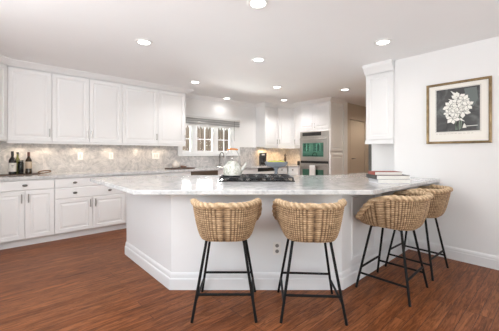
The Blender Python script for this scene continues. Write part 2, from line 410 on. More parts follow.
def wall_unit(label, x0, x1, z0=1.385, z1=2.38):
    r = thing('wall_cabinet', label, 'cabinet', (x0, YU+.02, 0))
    w = x1-x0
    obj('body', box(BM(), .0005, w-.0005, 0, YN-YU-.021, z0-.01, z1), CAB, r)
    obj('light_rail', box(BM(), .0005, w-.0005, -.014, .006, 1.352, z0-.01), CAB, r)
    return r

# base run along the window wall
r = base_unit('white corner base cabinet in the corner before the two narrow doors, mostly out of view', -.598, -.065)
door(r, .25, .53, .105, .73); drawer(r, .25, .53, .735, .865)
r = base_unit('white base cabinet with one knobbed drawer over two narrow doors below the wine bottles', -.065, .571)
drawer(r, .0, .636, .735, .865, (.318,)); door(r, 0, .318, .105, .73, .285, .575); door(r, .318, .636, .105, .73, .355, .575)
r = base_unit('white base cabinet with two wide drawers over a pair of raised panel doors', .571, 1.51)
w = .939; drawer(r, 0, w, .735, .865, (.24, .70)); drawer(r, 0, w, .58, .73, (.24, .70)); door(r, 0, w/2, .105, .575, w/2-.035, .43); door(r, w/2, w, .105, .575, w/2+.035, .43)
r = base_unit('white base cabinet between the wide drawers and the dishwasher', 1.51, 2.69)
w = 1.18
for a, b_ in ((0, w/2), (w/2, w)): drawer(r, a, b_, .735, .865, ((a+b_)/2,)); door(r, a, b_, .105, .73, w/2 + (.035 if a else -.035), .575)
# dishwasher
r = thing('dishwasher', 'stainless dishwasher with a dark top edge under the window counter', 'dishwasher', (2.69, YF+.02, 0))
obj('body', box(BM(), .003, .607, 0, .53, .10, .872), BPLAST, r)
obj('toe_kick', box(BM(), .003, .607, .06, .08, 0, .10), BPLAST, r)
obj('door', box(BM(), .005, .605, -.028, -.001, .105, .755), STEEL, r, bevel=.004)
obj('control_panel', box(BM(), .005, .605, -.034, -.001, .76, .868), DSTEEL, r, bevel=.004)
bm = tube(BM(), [(.05, -.075, .70), (.56, -.075, .70)], .010, 10)
for q in (.07, .54): tube(bm, [(q, -.028, .70), (q, -.075, .70)], .008, 8)
obj('handle', bm, STEEL, r, 'auto')
r = base_unit('white sink base cabinet under the kitchen window', 3.30, 4.42, top=.66)
w = 1.12; drawer(r, 0, w, .735, .865); door(r, 0, w/2, .105, .73, w/2-.035, .575); door(r, w/2, w, .105, .73, w/2+.035, .575)
obj('apron', box(BM(), .0005, w-.0005, 0, .03, .66, .875), CAB, r)
r = thing('trash_compactor', 'built-in compactor with a black control strip below the coffee maker counter', 'appliance', (4.42, YF+.02, 0))
obj('body', box(BM(), .003, .577, 0, .53, .10, .872), BPLAST, r)
obj('front_panel', box(BM(), .005, .575, -.024, -.001, .105, .79), CAB, r, bevel=.003)
obj('control_strip', box(BM(), .005, .575, -.030, -.001, .795, .87), BPLAST, r, bevel=.003)
obj('toe_kick', box(BM(), .003, .577, .06, .08, 0, .10), BPLAST, r)
r = base_unit('white corner base cabinet under the coffee maker', 5.0, 5.47); drawer(r, 0, .45, .735, .865, (.22,)); door(r, 0, .45, .105, .73, .04, .575)
r = base_unit('white base cabinet turned to face the room beside the double oven', 0, .34, -PI/2, (5.49, 4.64, 0), depth=XB-5.49-.013)
drawer(r, 0, .338, .735, .865, (.17,)); door(r, 0, .338, .105, .73, .04, .575)
# the part of the corner behind both fronts is closed by the worktop
SX0, SX1, SY0, SY1 = 3.48, 4.16, 4.78, 5.10
bm = BM(); y0, y1, z0, z1 = YF-.025, YN-.013, .876, .916
for a in ((-.598, SX0, y0, y1), (SX0, SX1, y0, SY0), (SX0, SX1, SY1, y1), (SX1, XB-.013, y0, y1), (5.445, XB-.013, 4.302, y0)): box(bm, *a, z0, z1)
bmesh.ops.remove_doubles(bm, verts=bm.verts, dist=1e-4)
tag(obj('worktop', bm, MARB), 'grey white marble worktop along the window wall behind the island', 'worktop')
r = thing('kitchen_sink', 'stainless sink set into the worktop below the kitchen window', 'sink', ((SX0+SX1)/2, (SY0+SY1)/2, 0))
bm = BM(); hx, hy = (SX1-SX0)/2-.002, (SY1-SY0)/2-.002
lo = [[bm.verts.new((sx*(hx-i), sy*(hy-i), z)) for sx, sy in ((-1,-1),(1,-1),(1,1),(-1,1))] for i, z in ((0, .914), (.006, .905), (.02, .72), (.05, .70))]
for a, b_ in zip(lo, lo[1:]):
    for k in range(4): bm.faces.new((a[k], a[(k+1) % 4], b_[(k+1) % 4], b_[k]))
bm.faces.new(lo[-1]); obj('basin', bm, STEEL, r); obj('drain', lathe(BM(), [(0, .7015), (.04, .7015), (.045, .7045), (0, .7045)], 20), DNICK, r, 'auto')
r = thing('kitchen_faucet', 'slim gooseneck faucet standing behind the sink at the window', 'faucet', (3.72, 5.155, .916))
obj('base', lathe(BM(), [(0, 0), (.026, 0), (.026, .012), (.016, .02), (.014, .05), (0, .05)], 18), DNICK, r, 'auto')
pts = [(0, 0, .04), (0, 0, .24)] + [(0, -.075+.075*math.cos(t*PI/10), .24+.075*math.sin(t*PI/10)) for t in range(1, 11)] + [(0, -.15, .20)]
obj('spout', tube(BM(), pts, .010, 10), DNICK, r, True)
obj('lever', tube(BM(), [(.012, 0, .05), (.06, 0, .075)], .006, 8), DNICK, r, True)

# wall cabinets along the window wall
P = [.084, .57, 1.045, 1.531, 2.15, 2.712]
r = wall_unit('white wall cabinet with one door, nearest the corner above the wine bottles', P[0], P[1]); door(r, 0, P[1]-P[0], 1.385, 2.364, P[1]-P[0]-.03, 1.45)
r = wall_unit('white wall cabinet with a pair of doors and two pulls meeting at its middle', P[1], P[3])
door(r, 0, P[2]-P[1], 1.385, 2.364, P[2]-P[1]-.028, 1.45); door(r, P[2]-P[1], P[3]-P[1], 1.385, 2.364, P[2]-P[1]+.028, 1.45)
r = wall_unit('white wall cabinet with one wide door and a pull, next to the window end cabinet', P[3], P[4]); door(r, 0, P[4]-P[3], 1.385, 2.364, P[4]-P[3]-.03, 1.45)
r = wall_unit('white wall cabinet ending the run beside the kitchen window', P[4], P[5]); door(r, 0, P[5]-P[4], 1.385, 2.364, P[5]-P[4]-.03, 1.45)
r = thing('wall_cabinet', 'white diagonal corner wall cabinet seen edge-on above the wine bottles', 'cabinet', (0, 0, 0))
obj('body', prism(BM(), [(.0835, YU+.015), (.0835, YN-.001), (-.599, YN-.001), (-.599, 4.47), (-.32, 4.47)], 1.375, 2.38), CAB, r)
dd = obj('door', rings_panel(BM(), .01, .56, 1.385, 2.364, -.018, RAISED, .017), CAB, r); dd.location = (-.32, 4.475, 0); dd.rotation_euler = (0, 0, PI/4)
# corner beyond the window
r = thing('wall_cabinet', 'white wall cabinet with its bare side towards the kitchen window', 'cabinet', (4.89, YU+.02, 0))
obj('body', box(BM(), 0, .469, 0, YN-YU-.021, 1.375, 2.38), CAB, r); obj('light_rail', box(BM(), .0, .469, -.014, .006, 1.345, 1.375), CAB, r)
door(r, .005, .469, 1.385, 2.364, .43, 1.45)
r = thing('wall_cabinet', 'white diagonal wall cabinet in the far corner above the coffee maker', 'cabinet', (0, 0, 0))
A0, B0 = Vector((5.36, YU)), Vector((5.665, 4.607)); dv = (B0-A0).normalized(); nv = Vector((dv.y, -dv.x)); Ld = (B0-A0).length
q0, q1 = A0 - nv*.02, B0 - nv*.02
obj('body', prism(BM(), [(5.3605, q0.y), (q1.x, 4.6075), (XB-.001, 4.6075), (XB-.001, YN-.001), (5.3605, YN-.001)], 1.345, 2.38), CAB, r)
dd = obj('door', rings_panel(BM(), .01, Ld-.01, 1.385, 2.364, -.019, RAISED, .018), CAB, r); dd.location = (q0.x, q0.y, 0); dd.rotation_euler = (0, 0, math.atan2(dv.y, dv.x)); bar_pull(dd, .04, 1.45, 1.565, -.02)
r = thing('wall_cabinet', 'narrow white wall cabinet between the far corner and the oven tower', 'cabinet', (5.685, 4.606, 0), -PI/2)
obj('body', box(BM(), 0, .305, 0, XB-5.685-.001, 1.375, 2.38), CAB, r); obj('light_rail', box(BM(), 0, .305, -.014, .006, 1.345, 1.375), CAB, r); door(r, .002, .303, 1.385, 2.364, .04, 1.45)

# oven tower
r = thing('oven_tower_cabinet', 'tall white cabinet housing the double oven, panelled on its side', 'cabinet', (5.52, 4.299, 0), -PI/2)
TW, TD = .838, XB-5.52-.001; ox0, ox1 = .022, .806
bm = BM(); box(bm, 0, ox0-.001, 0, TD, .1, 2.38); box(bm, ox1+.001, TW, 0, TD, .1, 2.38); box(bm, ox0, ox1, 0, TD, 1.731, 2.38); box(bm, ox0, ox1, 0, TD, .1, .289); box(bm, ox0, ox1, TD-.02, TD, .29, 1.73)
obj('body', bm, CAB, r)
obj('toe_kick', box(BM(), 0, TW, .06, .08, 0, .1), CAB, r)
door(r, .006, TW/2, 1.775, 2.364, TW/2-.03, 1.80); door(r, TW/2, TW-.006, 1.775, 2.364, TW/2+.03, 1.80)
drawer(r, .006, TW-.006, .105, .28, (TW/2,))
for z0, z1 in ((.12, 1.20), (1.26, 2.36)):
    p = obj('side_panel', rings_panel(BM(), .012, TD-.02, z0, z1, -.016, RAISED, .016), CAB, r); p.location = (TW, 0, 0); p.rotation_euler = (0, 0, PI/2)
r = thing('double_wall_oven', 'stainless double wall oven with dark glass doors in the tall cabinet', 'oven', (5.52, 4.299, 0), -PI/2)
a, b_ = ox0+.001, ox1-.001
obj('body', box(BM(), a, b_, .002, .5, .292, 1.728), DSTEEL, r)
cp = obj('control_panel', box(BM(), a, b_, -.022, .001, 1.60, 1.728), STEEL, r, bevel=.003)
obj('display', box(BM(), a+.07, a+.60, -.0245, -.022, 1.625, 1.708), BPLAST, cp)
def ovdoor(z0, z1, tw):
    d = obj('oven_door', box(BM(), a, b_, -.034, .001, z0, z1), STEEL, r, bevel=.004)
    obj('window', box(BM(), a+.085, b_-.115, -.037, -.034, z0+.10, z1-.14), REFLGL, d)
    bm = tube(BM(), [(a+.04, -.085, z1-.055), (b_-.04, -.085, z1-.055)], .012, 12)
    for q in (a+.07, b_-.07): tube(bm, [(q, -.034, z1-.055), (q, -.085, z1-.055)], .009, 8)
    obj('handle', bm, STEEL, d, 'auto'); return d
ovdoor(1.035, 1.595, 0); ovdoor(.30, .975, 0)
obj('vent_strip', box(BM(), a, b_, -.012, .001, .98, 1.03), BPLAST, r)
# towel over the lower handle
bm = BM(); tx = a+.33; ht = .975-.055; yh = -.085
rows = [(yh-.0165, z) for z in (ht-.42, ht-.3, ht-.18, ht-.06, ht)] + [(yh-.012, ht+.012), (yh, ht+.0165), (yh+.012, ht+.012)] + [(yh+.0165, z) for z in (ht, ht-.12, ht-.26)]
grid = []
for (yy, zz) in rows:
    grid.append([bm.verts.new((tx + .15*k/10, yy + .0028*math.sin(k*1.9)*(1 if abs(zz-ht) > .05 else .2)*(1 if yy < yh else .3), zz)) for k in range(11)])
for g, h in zip(grid, grid[1:]):
    for k in range(10): bm.faces.new((g[k], g[k+1], h[k+1], h[k]))
o = obj('dish_towel', bm, TOWEL, None, True); o.location = (5.52, 4.299, 0); o.rotation_euler = (0, 0, -PI/2)
sm = o.modifiers.new('thick', 'SOLIDIFY'); sm.thickness = .004; sm.offset = 0
tag(o, 'white dish towel hanging over the lower oven handle', 'towel')

# cabinet at the end of the peninsula, set flush with the east wall
r = thing('wall_cabinet', 'tall white wall cabinet above the peninsula end beside the plain wall', 'cabinet', (XE, 1.855, 0), -PI/2)
w = .376
obj('body', box(BM(), 0, w, 0, .328, 1.37, 2.435), CAB, r)
obj('light_rail', box(BM(), -.006, w, -.024, .03, 1.345, 1.37), CAB, r); obj('bottom_trim', box(BM(), -.003, w, -.021, .0, 1.37, 1.40), CAB, r)
door(r, .002, w-.002, 1.405, 2.305)

# ------------------------------------------------------------------ island
bp = [(1.155, 3.52), (1.155, (2.515-.667*1.155)/.745), ((2.515-.745*1.32)/.667, 1.32), (XE-.002, 1.32), (XE-.002, 1.474), (4.215, 1.478), (4.215, 2.07), (3.40, 2.07), (1.44, 3.52)]
r = thing('kitchen_island', 'white panelled angled kitchen island with a tall stepped base moulding', 'island')
# clean polygon: the inner edge follows the countertop
body = [(1.155, 3.52), bp[1], bp[2], (XE-.002, 1.32), (XE-.002, 2.06), (3.40, 2.06), (1.70, 3.52)]
obj('body', prism(BM(), body[::-1], .0, .8745), ISL, r)
ibp = [(0, .0), (.022, 0), (.022, .093), (.018, .100), (.013, .102), (.013, .128), (.009, .142), (.003, .150), (0, .150)]
obj('base_moulding', sweep(BM(), [(1.155, 3.52), bp[1], bp[2], (XE-.003, 1.32)], ibp), ISL, r)
RB = YAW - PI/2
for x0, x1 in ((2.46, 2.98), (3.10, 3.72)):
    obj('panel_moulding', sweep(BM(), [(0, 0), (x1-x0, 0), (x1-x0, .60), (0, .60)], [(0, 0), (-.012, .012), (-.03, .006), (-.03, 0)], True), ISL, r).matrix_local = Matrix(((1, 0, 0, x0), (0, 0, -1, 1.32), (0, 1, 0, .215), (0, 0, 0, 1)))
ol = obj('outlet', box(BM(), -.036, .036, -.006, 0, -.058, .058), PLATE, r, bevel=.003)
ol.location = at(.247, 2.5145, .365); ol.rotation_euler = (0, 0, RB)
for z in (-.025, .025):
    obj('socket', lathe(BM(), [(0, 0), (.016, 0), (.0165, .001), (0, .0015)], 18), SLOT, ol).matrix_local = Matrix.Translation((0, -.0061, z)) @ Matrix.Rotation(PI/2, 4, 'X')
ct = [(.825, 3.84), (.825, (2.30-.667*.825)/.745), ((2.30-.745*1.035)/.667, 1.035), (XE-.001, .97), (XE-.001, 1.474), (4.218, 1.478), (4.218, 2.10), (3.42, 2.10), (1.50, 3.84)]
tag(obj('island_countertop', prism(BM(), ct[::-1], .875, .915), MARB, None, False, .006), 'angled white marble island countertop overhanging the row of woven stools', 'countertop')

# ------------------------------------------------------------------ outlets on the backsplash
def plate(label, x, z, gang, group=None):
    r = thing('wall_outlet', label, 'outlet', (x, YN-.012, z)); w = .036*gang
    p = obj('plate', box(BM(), -w, w, -.006, 0, -.058, .058), PLATE, r, bevel=.003)
    for g in range(gang):
        gx = (g-(gang-1)/2)*.046
        obj('socket', box(BM(), gx-.012, gx+.012, -.0075, -.006, -.032, .032), SOCK, r)
plate('white outlet on the backsplash, the one closest to the wine bottles', .985, 1.17, 1)
plate('white outlet on the backsplash between the other outlet and the double switch', 1.45, 1.17, 1)
plate('white double switch plate on the backsplash near the window end', 2.25, 1.165, 2)

# ------------------------------------------------------------------ ceiling lights
def spot(parent, z, power, col, angle, blend, r):
    l = bpy.data.lights.new('lamp', 'SPOT'); l.energy = power; l.color = col; l.spot_size = math.radians(angle); l.spot_blend = blend; l.shadow_soft_size = r
    o = bpy.data.objects.new('lamp', l); C.objects.link(o); o.parent = parent; o.location = (0, 0, z); return o
cans = [((1.191, 3.066), 'over the aisle before the long white cabinets'), ((1.571, 1.650), 'nearest overhead, above the first woven stool'), ((2.526, 2.642), 'above the cooktop'),
        ((3.147, 1.312), 'above the stools by the plain wall'), ((2.514, 4.208), 'near the cabinet end by the window'), ((3.833, 3.515), 'in mid kitchen before the oven tower'),
        ((4.957, 2.781), 'at the hall entrance'), ((6.95, 2.70), 'added out of view further along the hall'), ((3.792, 4.99), 'in front of the kitchen window'), ((4.893, 4.27), 'in front of the far corner cabinets')]  # the second hall light is added out of view to brighten the hall
for (x, y), where in cans:
    r = thing('ceiling_light', 'round white recessed ceiling light ' + where, 'ceiling light', (x, y, H), 0, 'recessed ceiling lights')
    obj('trim_ring', lathe(BM(), [(.062, -.0005), (.092, -.0005), (.092, -.006), (.086, -.009), (.068, -.009), (.062, -.005), (.062, -.0005)], 32), CANT, r, 'auto')
    obj('lens', lathe(BM(), [(0, -.0045), (.0625, -.0045), (.0625, -.001), (0, -.001)], 32), GLOW, r, 'auto')
    spot(r, -.02, CAN_W*(.38 if x == 3.147 else .2 if x == 3.792 else 1.7 if x > 6 else 1.9 if x > 3.5 and y > 3.3 else 1), (1, .87, .72) if x > 4.9 and y < 4 else (1, .975, .95), 150, .6, .06)

# under-cabinet lights
pk = [(.20, 5.06, 'above the first wine bottle'), (.50, 5.06, 'above the bottle tray end'), (.95, 5.06, 'above the first outlet'), (1.40, 5.06, 'above the second outlet'), (1.90, 5.06, 'before the double switch'), (2.30, 5.06, 'above the double switch'),
      (5.10, 5.06, 'above the coffee maker'), (5.60, 4.96, 'in the far corner'), (5.90, 4.46, 'beside the oven tower')]
for x, y, where in pk:
    far = x > 4
    r = thing('under_cabinet_light', 'small warm puck light under the wall cabinets ' + where, 'light', (x, y, 1.345 if 5.4 < x < 5.7 else 1.375), 0, 'under cabinet puck lights')
    obj('housing', lathe(BM(), [(0, 0), (.032, 0), (.032, -.012), (.026, -.014), (.026, -.012), (0, -.012)], 20), CANT, r, 'auto')
    obj('lens', lathe(BM(), [(0, -.0125), (.0255, -.0125), (.0255, -.0135), (0, -.0135)], 20), WGLOW, r, 'auto')
    spot(r, -.02, PUCK_W*(8 if far else 1.9), (1, .64, .30) if far else (1, .80, .58), 160, .5, .02)

# ------------------------------------------------------------------ stools
ZB, ZT = .572, .85
def ring_pt(phi, v, off=0):
    """Point of the bucket's plan at angle phi (0 = back) and at the share v of its height there."""
    s = max(0, min(1, v))**.46
    bt, bb = (.295, .20) if math.cos(phi) > 0 else (.235, .195)
    yn = max(0, min(1, (.55-math.cos(phi))/1.2)); at_ = .230 + .065*yn
    a = .172 + (at_-.172)*s - off; b = bb + (bt-bb)*s - off
    e = .60
    sx, cy = math.sin(phi), math.cos(phi)
    return (a*math.copysign(abs(sx)**e, sx), -b*math.copysign(abs(cy)**e, cy) + .01)
def rim_h(phi):
    y = -math.cos(phi); t = max(0, min(1, (y+.12)/.92)); t = t*t*(3-2*t)*.35 + t*.65
    return ZT - (ZT-.638)*t
def stool_meshes():
    NU, NV, K = 66, 17, 4
    bm = BM(); lay = bm.verts.layers.float.new('strand'); rnd = random.Random(11)
    cell = [[rnd.random() for _ in range(NU)] for _ in range(NV+1)]
    rowt = [rnd.uniform(-.12, .12) for _ in range(NV+1)]
    def wall(off, amp, nu, nv, k):
        g = []
        for j in range(nv*k+1):
            v = j/(nv*k); row = []
            for i in range(nu*k):
                phi = 2*PI*i/(nu*k); z = ZB + (rim_h(phi)-ZB)*v
                ci = i//k; cj = min(nv-1, j//k); fv = j/k-cj
                fu = i/k-ci; d = amp*math.sin(PI*fu)**.8*(.12+.88*math.sin(PI*min(1, fv))) if amp else 0
                x, y = ring_pt(phi, v, off - d); w = bm.verts.new((x, y, z))
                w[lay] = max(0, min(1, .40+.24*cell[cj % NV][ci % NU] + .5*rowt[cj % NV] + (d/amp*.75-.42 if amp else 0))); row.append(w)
            g.append(row)
        n = nu*k
        for a, b in zip(g, g[1:]):
            for i in range(n): bm.faces.new((a[i], a[(i+1) % n], b[(i+1) % n], b[i]))
        return g
    go = wall(0, .0075, NU, NV, K)
    bm.faces.new(go[0][::-1])
    gi = wall(.022, .006, NU, NV, K)
    # seat pan inside
    me = bpy.data.meshes.new('woven_seat')
    zs = .628; cells = 40; pan = [[None]*(cells) for _ in range(9)]
    c0 = bm.verts.new((0, .01, zs)); c0[lay] = .5
    prev = None
    for q in range(1, 10):
        rr = []
        for i in range(cells):
            ph_ = 2*PI*i/cells; x, y = ring_pt(ph_, (zs-ZB)/(rim_h(ph_)-ZB), .02); w = bm.verts.new((x*q/9, (y-.01)*q/9+.01, zs + .004*((i+q) % 2) - .010*(1-(q/9)**2))); w[lay] = .3+.4*rnd.random(); rr.append(w)
        for i in range(cells):
            if prev is None: bm.faces.new((c0, rr[i], rr[(i+1) % cells]))
            else: bm.faces.new((prev[i], rr[i], rr[(i+1) % cells], prev[(i+1) % cells]))
        prev = rr
    bmesh.ops.recalc_face_normals(bm, faces=bm.faces); bm.to_mesh(me); bm.free()
    for p in me.polygons: p.use_smooth = True
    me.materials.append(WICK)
    # braided rim
    bm = BM(); lay = bm.verts.layers.float.new('strand'); N = 300; seg = 12; rings = []
    cen = []
    for i in range(N):
        phi = 2*PI*i/N; h = rim_h(phi); x, y = ring_pt(phi, 1, .006); cen.append(Vector((x, y, h)))
    for i in range(N):
        d = (cen[(i+1) % N]-cen[i-1]).normalized(); s = d.cross(Vector((0, 0, 1))).normalized(); u = s.cross(d); ring = []
        for k in range(seg):
            th = 2*PI*k/seg; wv = math.sin(2*th + 2*PI*i/N*34); rr = .0215*(1+.16*wv)
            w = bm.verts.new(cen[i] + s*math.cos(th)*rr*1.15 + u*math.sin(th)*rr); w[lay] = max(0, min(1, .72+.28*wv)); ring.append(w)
        rings.append(ring)
    for i in range(N):
        a, b = rings[i], rings[(i+1) % N]
        for k in range(seg): bm.faces.new((a[k], a[(k+1) % seg], b[(k+1) % seg], b[k]))
    rm = bpy.data.meshes.new('braided_rim'); bmesh.ops.recalc_face_normals(bm, faces=bm.faces); bm.to_mesh(rm); bm.free()
    for p in rm.polygons: p.use_smooth = True
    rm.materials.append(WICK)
    return me, rm
SEATM, RIMM = stool_meshes()
FX, FB, FF, TX, TB, TF = .232, -.220, .225, .138, -.125, .125
def leg_at(sx, front, z):
    t = z/ZB; f, g = (FF, TF) if front else (FB, TB)
    return Vector((sx*(FX+(TX-FX)*t), f+(g-f)*t, z))
def make_stool(label):
    r = thing('bar_stool', label, 'stool', group='woven bar stools at the island')
    o = bpy.data.objects.new('woven_seat', SEATM); C.objects.link(o); o.parent = r
    o = bpy.data.objects.new('braided_rim', RIMM); C.objects.link(o); o.parent = r
    obj('under_frame', tube(tube(BM(), [leg_at(-1, 0, .561), leg_at(1, 1, .561)], .009, 8), [leg_at(1, 0, .561), leg_at(-1, 1, .561)], .009, 8), BLACK, r, 'auto')
    for sx in (-1, 1):
        for fr_ in (0, 1): obj('leg', tube(BM(), [leg_at(sx, fr_, 0), leg_at(sx, fr_, .571)], .0105, 12), BLACK, r, 'auto')
    for a, b in (((-1, 0, .185), (1, 0, .185)), ((-1, 1, .185), (1, 1, .185)), ((-1, 0, .135), (-1, 1, .135)), ((1, 0, .135), (1, 1, .135))):
        obj('footrest_rung', tube(BM(), [leg_at(*a), leg_at(*b)], .0095, 10), BLACK, r, 'auto')
    return r
def copy_tree(o, parent=None):
    c = o.copy(); C.objects.link(c)
    if parent: c.parent = parent
    for ch in list(o.children): copy_tree(ch, c)
    return c
stool0 = make_stool('woven bar stool with black legs, first along the front by the island corner')
spots = [((1.356, 1.788), RB, None), ((1.830, 1.337), RB-.06, 'woven bar stool with black legs facing the island front, standing before the outlet'),
         ((2.66, 1.03), .02, 'woven bar stool on the short side of the counter, second in from the plain wall'), ((3.325, 1.035), -.03, 'woven bar stool tucked closest to the plain white wall')]
for i, ((x, y), rz, lab) in enumerate(spots):
    s = stool0 if i == 0 else copy_tree(stool0)
    s.location = (x, y, 0); s.rotation_euler = (0, 0, rz)
    if lab: s['label'] = lab

# ------------------------------------------------------------------ cooktop and kettle
r = thing('gas_cooktop', 'black gas cooktop with iron grates set on the island', 'cooktop', at(.075, 3.22, .9155), RB)
obj('plate', box(BM(), -.41, .41, -.25, .25, 0, .010), COOKP, r, bevel=.004)
for x, y, q in ((-.26, -.11, .04), (-.26, .12, .05), (0, .0, .06), (.26, -.11, .05), (.26, .12, .04)):
    obj('burner', lathe(BM(), [(0, .010), (q+.012, .010), (q+.012, .016), (q, .018), (q, .026), (q-.006, .030), (0, .030)], 22, x, y), IRON, r, 'auto')
for gx in (-.265, 0, .265):
    bm = BM(); h = .125
    for sx in (-1, 1): tube(bm, [(gx+sx*h, -.225, .04), (gx+sx*h, .225, .04)], .008, 6)
    for sy in (-.225, 0, .225): tube(bm, [(gx-h, sy, .04), (gx+h, sy, .04)], .008, 6)
    tube(bm, [(gx, -.225, .042), (gx, .225, .042)], .007, 6)
    for sx in (-1, 1):
        for sy in (-.225, .225): tube(bm, [(gx+sx*h, sy, .010), (gx+sx*h, sy, .042)], .009, 6)
    for t in range(4):
        a_ = PI/4 + t*PI/2
        tube(bm, [(gx+.045*math.cos(a_), .112+.045*math.sin(a_), .048), (gx+.115*math.cos(a_), .112+.10*math.sin(a_), .046)], .007, 6)
        tube(bm, [(gx+.045*math.cos(a_), -.112+.045*math.sin(a_), .048), (gx+.115*math.cos(a_), -.112+.10*math.sin(a_), .046)], .007, 6)
    obj('grate', bm, IRON, r, 'auto')
r = thing('tea_kettle', 'white sprigged enamel kettle with an orange wooden grip on the cooktop', 'kettle', at(-.19, 3.12, .9155+.054), RB)
obj('body', lathe(BM(), [(0, 0), (.086, 0), (.100, .008), (.104, .03), (.100, .07), (.088, .105), (.070, .128), (.056, .138), (.056, .142), (0, .142)], 36), ENAM, r, 'auto')
lid = obj('lid', lathe(BM(), [(.0, .142), (.058, .142), (.058, .150), (.046, .160), (.02, .166), (0, .167)], 30), ENAM, r, 'auto')
obj('knob', lathe(BM(), [(0, .167), (.007, .167), (.006, .178), (.014, .186), (.013, .196), (0, .200)], 16), NICK, lid, True)
obj('spout', tube(BM(), [(.085, -.01, .05), (.115, -.012, .075), (.140, -.014, .115), (.158, -.016, .142)], lambda i: (.024, .019, .014, .010)[i], 14), ENAM, r, True)
pts = [(-.088, 0, .10)] + [(-.078*math.cos(t), 0, .175 + .122*math.sin(t)) for t in [k*PI/16 for k in range(17)]] + [(.088, 0, .10)]
hd = obj('bail_handle', tube(BM(), pts, .004, 8), NICK, r, True)
obj('grip', tube(BM(), [(-.062, 0, .283), (-.05, 0, .290), (0, 0, .296), (.05, 0, .290), (.062, 0, .283)], lambda i: (.007, .010, .0115, .010, .007)[i], 14), OAKG, hd, True)

# cake stand with fruit
cs = at(.352, 3.70, .915)
r = thing('cake_stand', 'blue grey footed bowl of green fruit behind the cooktop', 'bowl', cs)
obj('foot', lathe(BM(), [(0, 0), (.058, 0), (.060, .006), (.050, .012), (.026, .03), (.020, .06), (.024, .09), (.036, .105), (.036, .114), (0, .114)], 30), BLUEC, r, 'auto')
obj('dish', lathe(BM(), [(0, .114), (.06, .114), (.115, .128), (.145, .158), (.152, .185), (.149, .190), (.144, .186), (.137, .162), (.108, .136), (.06, .124), (0, .124)], 40), BLUEC, r, 'auto')
for k in range(7):
    a_ = 2*PI*k/6; q = 0 if k == 6 else .088
    bm = lathe(BM(), [(0, -.037)] + [(.031*math.cos(t)**.9, .034*math.sin(t)) for t in [(-.42+.084*i)*PI for i in range(11)]] + [(0, .037)], 14)
    o = obj('green_fruit', bm, LIME, None, True); o.location = (cs[0]+q*math.cos(a_), cs[1]+q*math.sin(a_), cs[2]+.128+.036+(.012 if q else .006)); o.rotation_euler = (1.2, .3*k, a_)
    tag(o, 'yellow green citrus fruit lying in the footed bowl', 'fruit', 'fruit in the footed bowl')

# books on the peninsula
bk = at(1.462, 2.93, .915)
def book(label, w, d, t, z, cover, off, rot, spine=None):
    p = Vector(bk) + Vector((*(RX*off[0] + AX*off[1]), z))
    r = thing('book', label, 'book', tuple(p), RB+rot)
    bm = BM(); q = .0022
    box(bm, -w/2, w/2, -d/2, d/2, 0, q); box(bm, -w/2, w/2, -d/2, d/2, t-q, t); box(bm, -w/2-.002, -w/2+q, -d/2, d/2, 0, t)
    obj('cover', bm, cover, r)
    obj('pages', box(BM(), -w/2+q, w/2-.005, -d/2+.004, d/2-.004, q, t-q), PAGE, r)
    if spine:
        obj('spine', box(BM(), -w/2-.004, -w/2+.0, -d/2, d/2, 0, t), spine, r)
book('pale grey hardback at the bottom of the book stack on the peninsula', .335, .21, .038, 0, PALEB, (0, 0), 0)
book('charcoal bound book in the middle of the stack on the peninsula', .345, .23, .040, .0385, GREYB, (-.01, .015), .03)
book('red bound book on top of the stack on the peninsula', .28, .17, .032, .079, REDB, (-.03, .03), -.03)

# ------------------------------------------------------------------ counter things along the window wall
def bottle(name_label, x, y, h, r0, glass, foil, lab, labz):
    r = thing('wine_bottle', name_label, 'bottle', (x, y, .916+.012))
    obj('glass', lathe(BM(), [(0, 0), (r0-.004, 0), (r0, .004), (r0, h*.60), (r0*.86, h*.66), (r0*.5, h*.73), (.0145, h*.78), (.0145, h*.96), (0, h*.96)], 28), glass, r, 'auto')
    obj('foil', lathe(BM(), [(.0152, h*.80), (.0155, h*.80), (.0155, h), (0, h)], 20), foil, r, 'auto')
    obj('label', lathe(BM(), [(r0+.0002, h*labz[0]), (r0+.0009, h*labz[0]), (r0+.0009, h*labz[1]), (r0+.0002, h*labz[1])], 28), lab, r, 'auto')
    return r
r = bottle('dark wine bottle with a white label on the wooden tray', .142, 5.02, .315, .041, WINE, FOIL, LABEL, (.12, .50))
bm = BM(); box(bm, -.013, .013, -.0425, -.0418, .115, .122); box(bm, -.009, .009, -.0425, -.0418, .10, .104)
m_ = obj('mark', bm, FOIL, r); m_.rotation_euler = (0, 0, .0)
bottle('wine bottle with a tan label and red brown cap on the wooden tray', .318, 5.045, .305, .037, WINE2, FOILR, LABELT, (.24, .56))
r = thing('glass_canister', 'small grey glass canister standing between the two wine bottles', 'canister', (.232, 5.055, .928))
obj('jar', lathe(BM(), [(0, 0), (.030, 0), (.032, .004), (.032, .15), (.028, .165), (.028, .172), (.025, .172), (.025, .16), (.028, .15), (.028, .006), (0, .006)], 26), GREYGL, r, 'auto')
obj('lid', lathe(BM(), [(0, .1725), (.03, .1725), (.03, .19), (.026, .194), (0, .194)], 26), DNICK, r, 'auto')
r = thing('green_bottle', 'slim olive green oil bottle at the back of the wooden tray', 'bottle', (.20, 5.12, .928))
obj('glass', lathe(BM(), [(0, 0), (.026, 0), (.028, .004), (.028, .19), (.012, .23), (.011, .28), (0, .28)], 22), mat('olive_oil_glass', (.16, .17, .05), .12), r, 'auto')
obj('cap', lathe(BM(), [(.0, .2805), (.013, .2805), (.013, .305), (0, .305)], 18), FOIL, r, 'auto')
r = thing('serving_tray', 'dark wooden tray with a rattan handle under the wine bottles', 'tray', (.17, 5.06, .916))
bm = BM(); box(bm, -.24, .27, -.11, .11, 0, .011); obj('board', bm, DWOOD, r, bevel=.003)
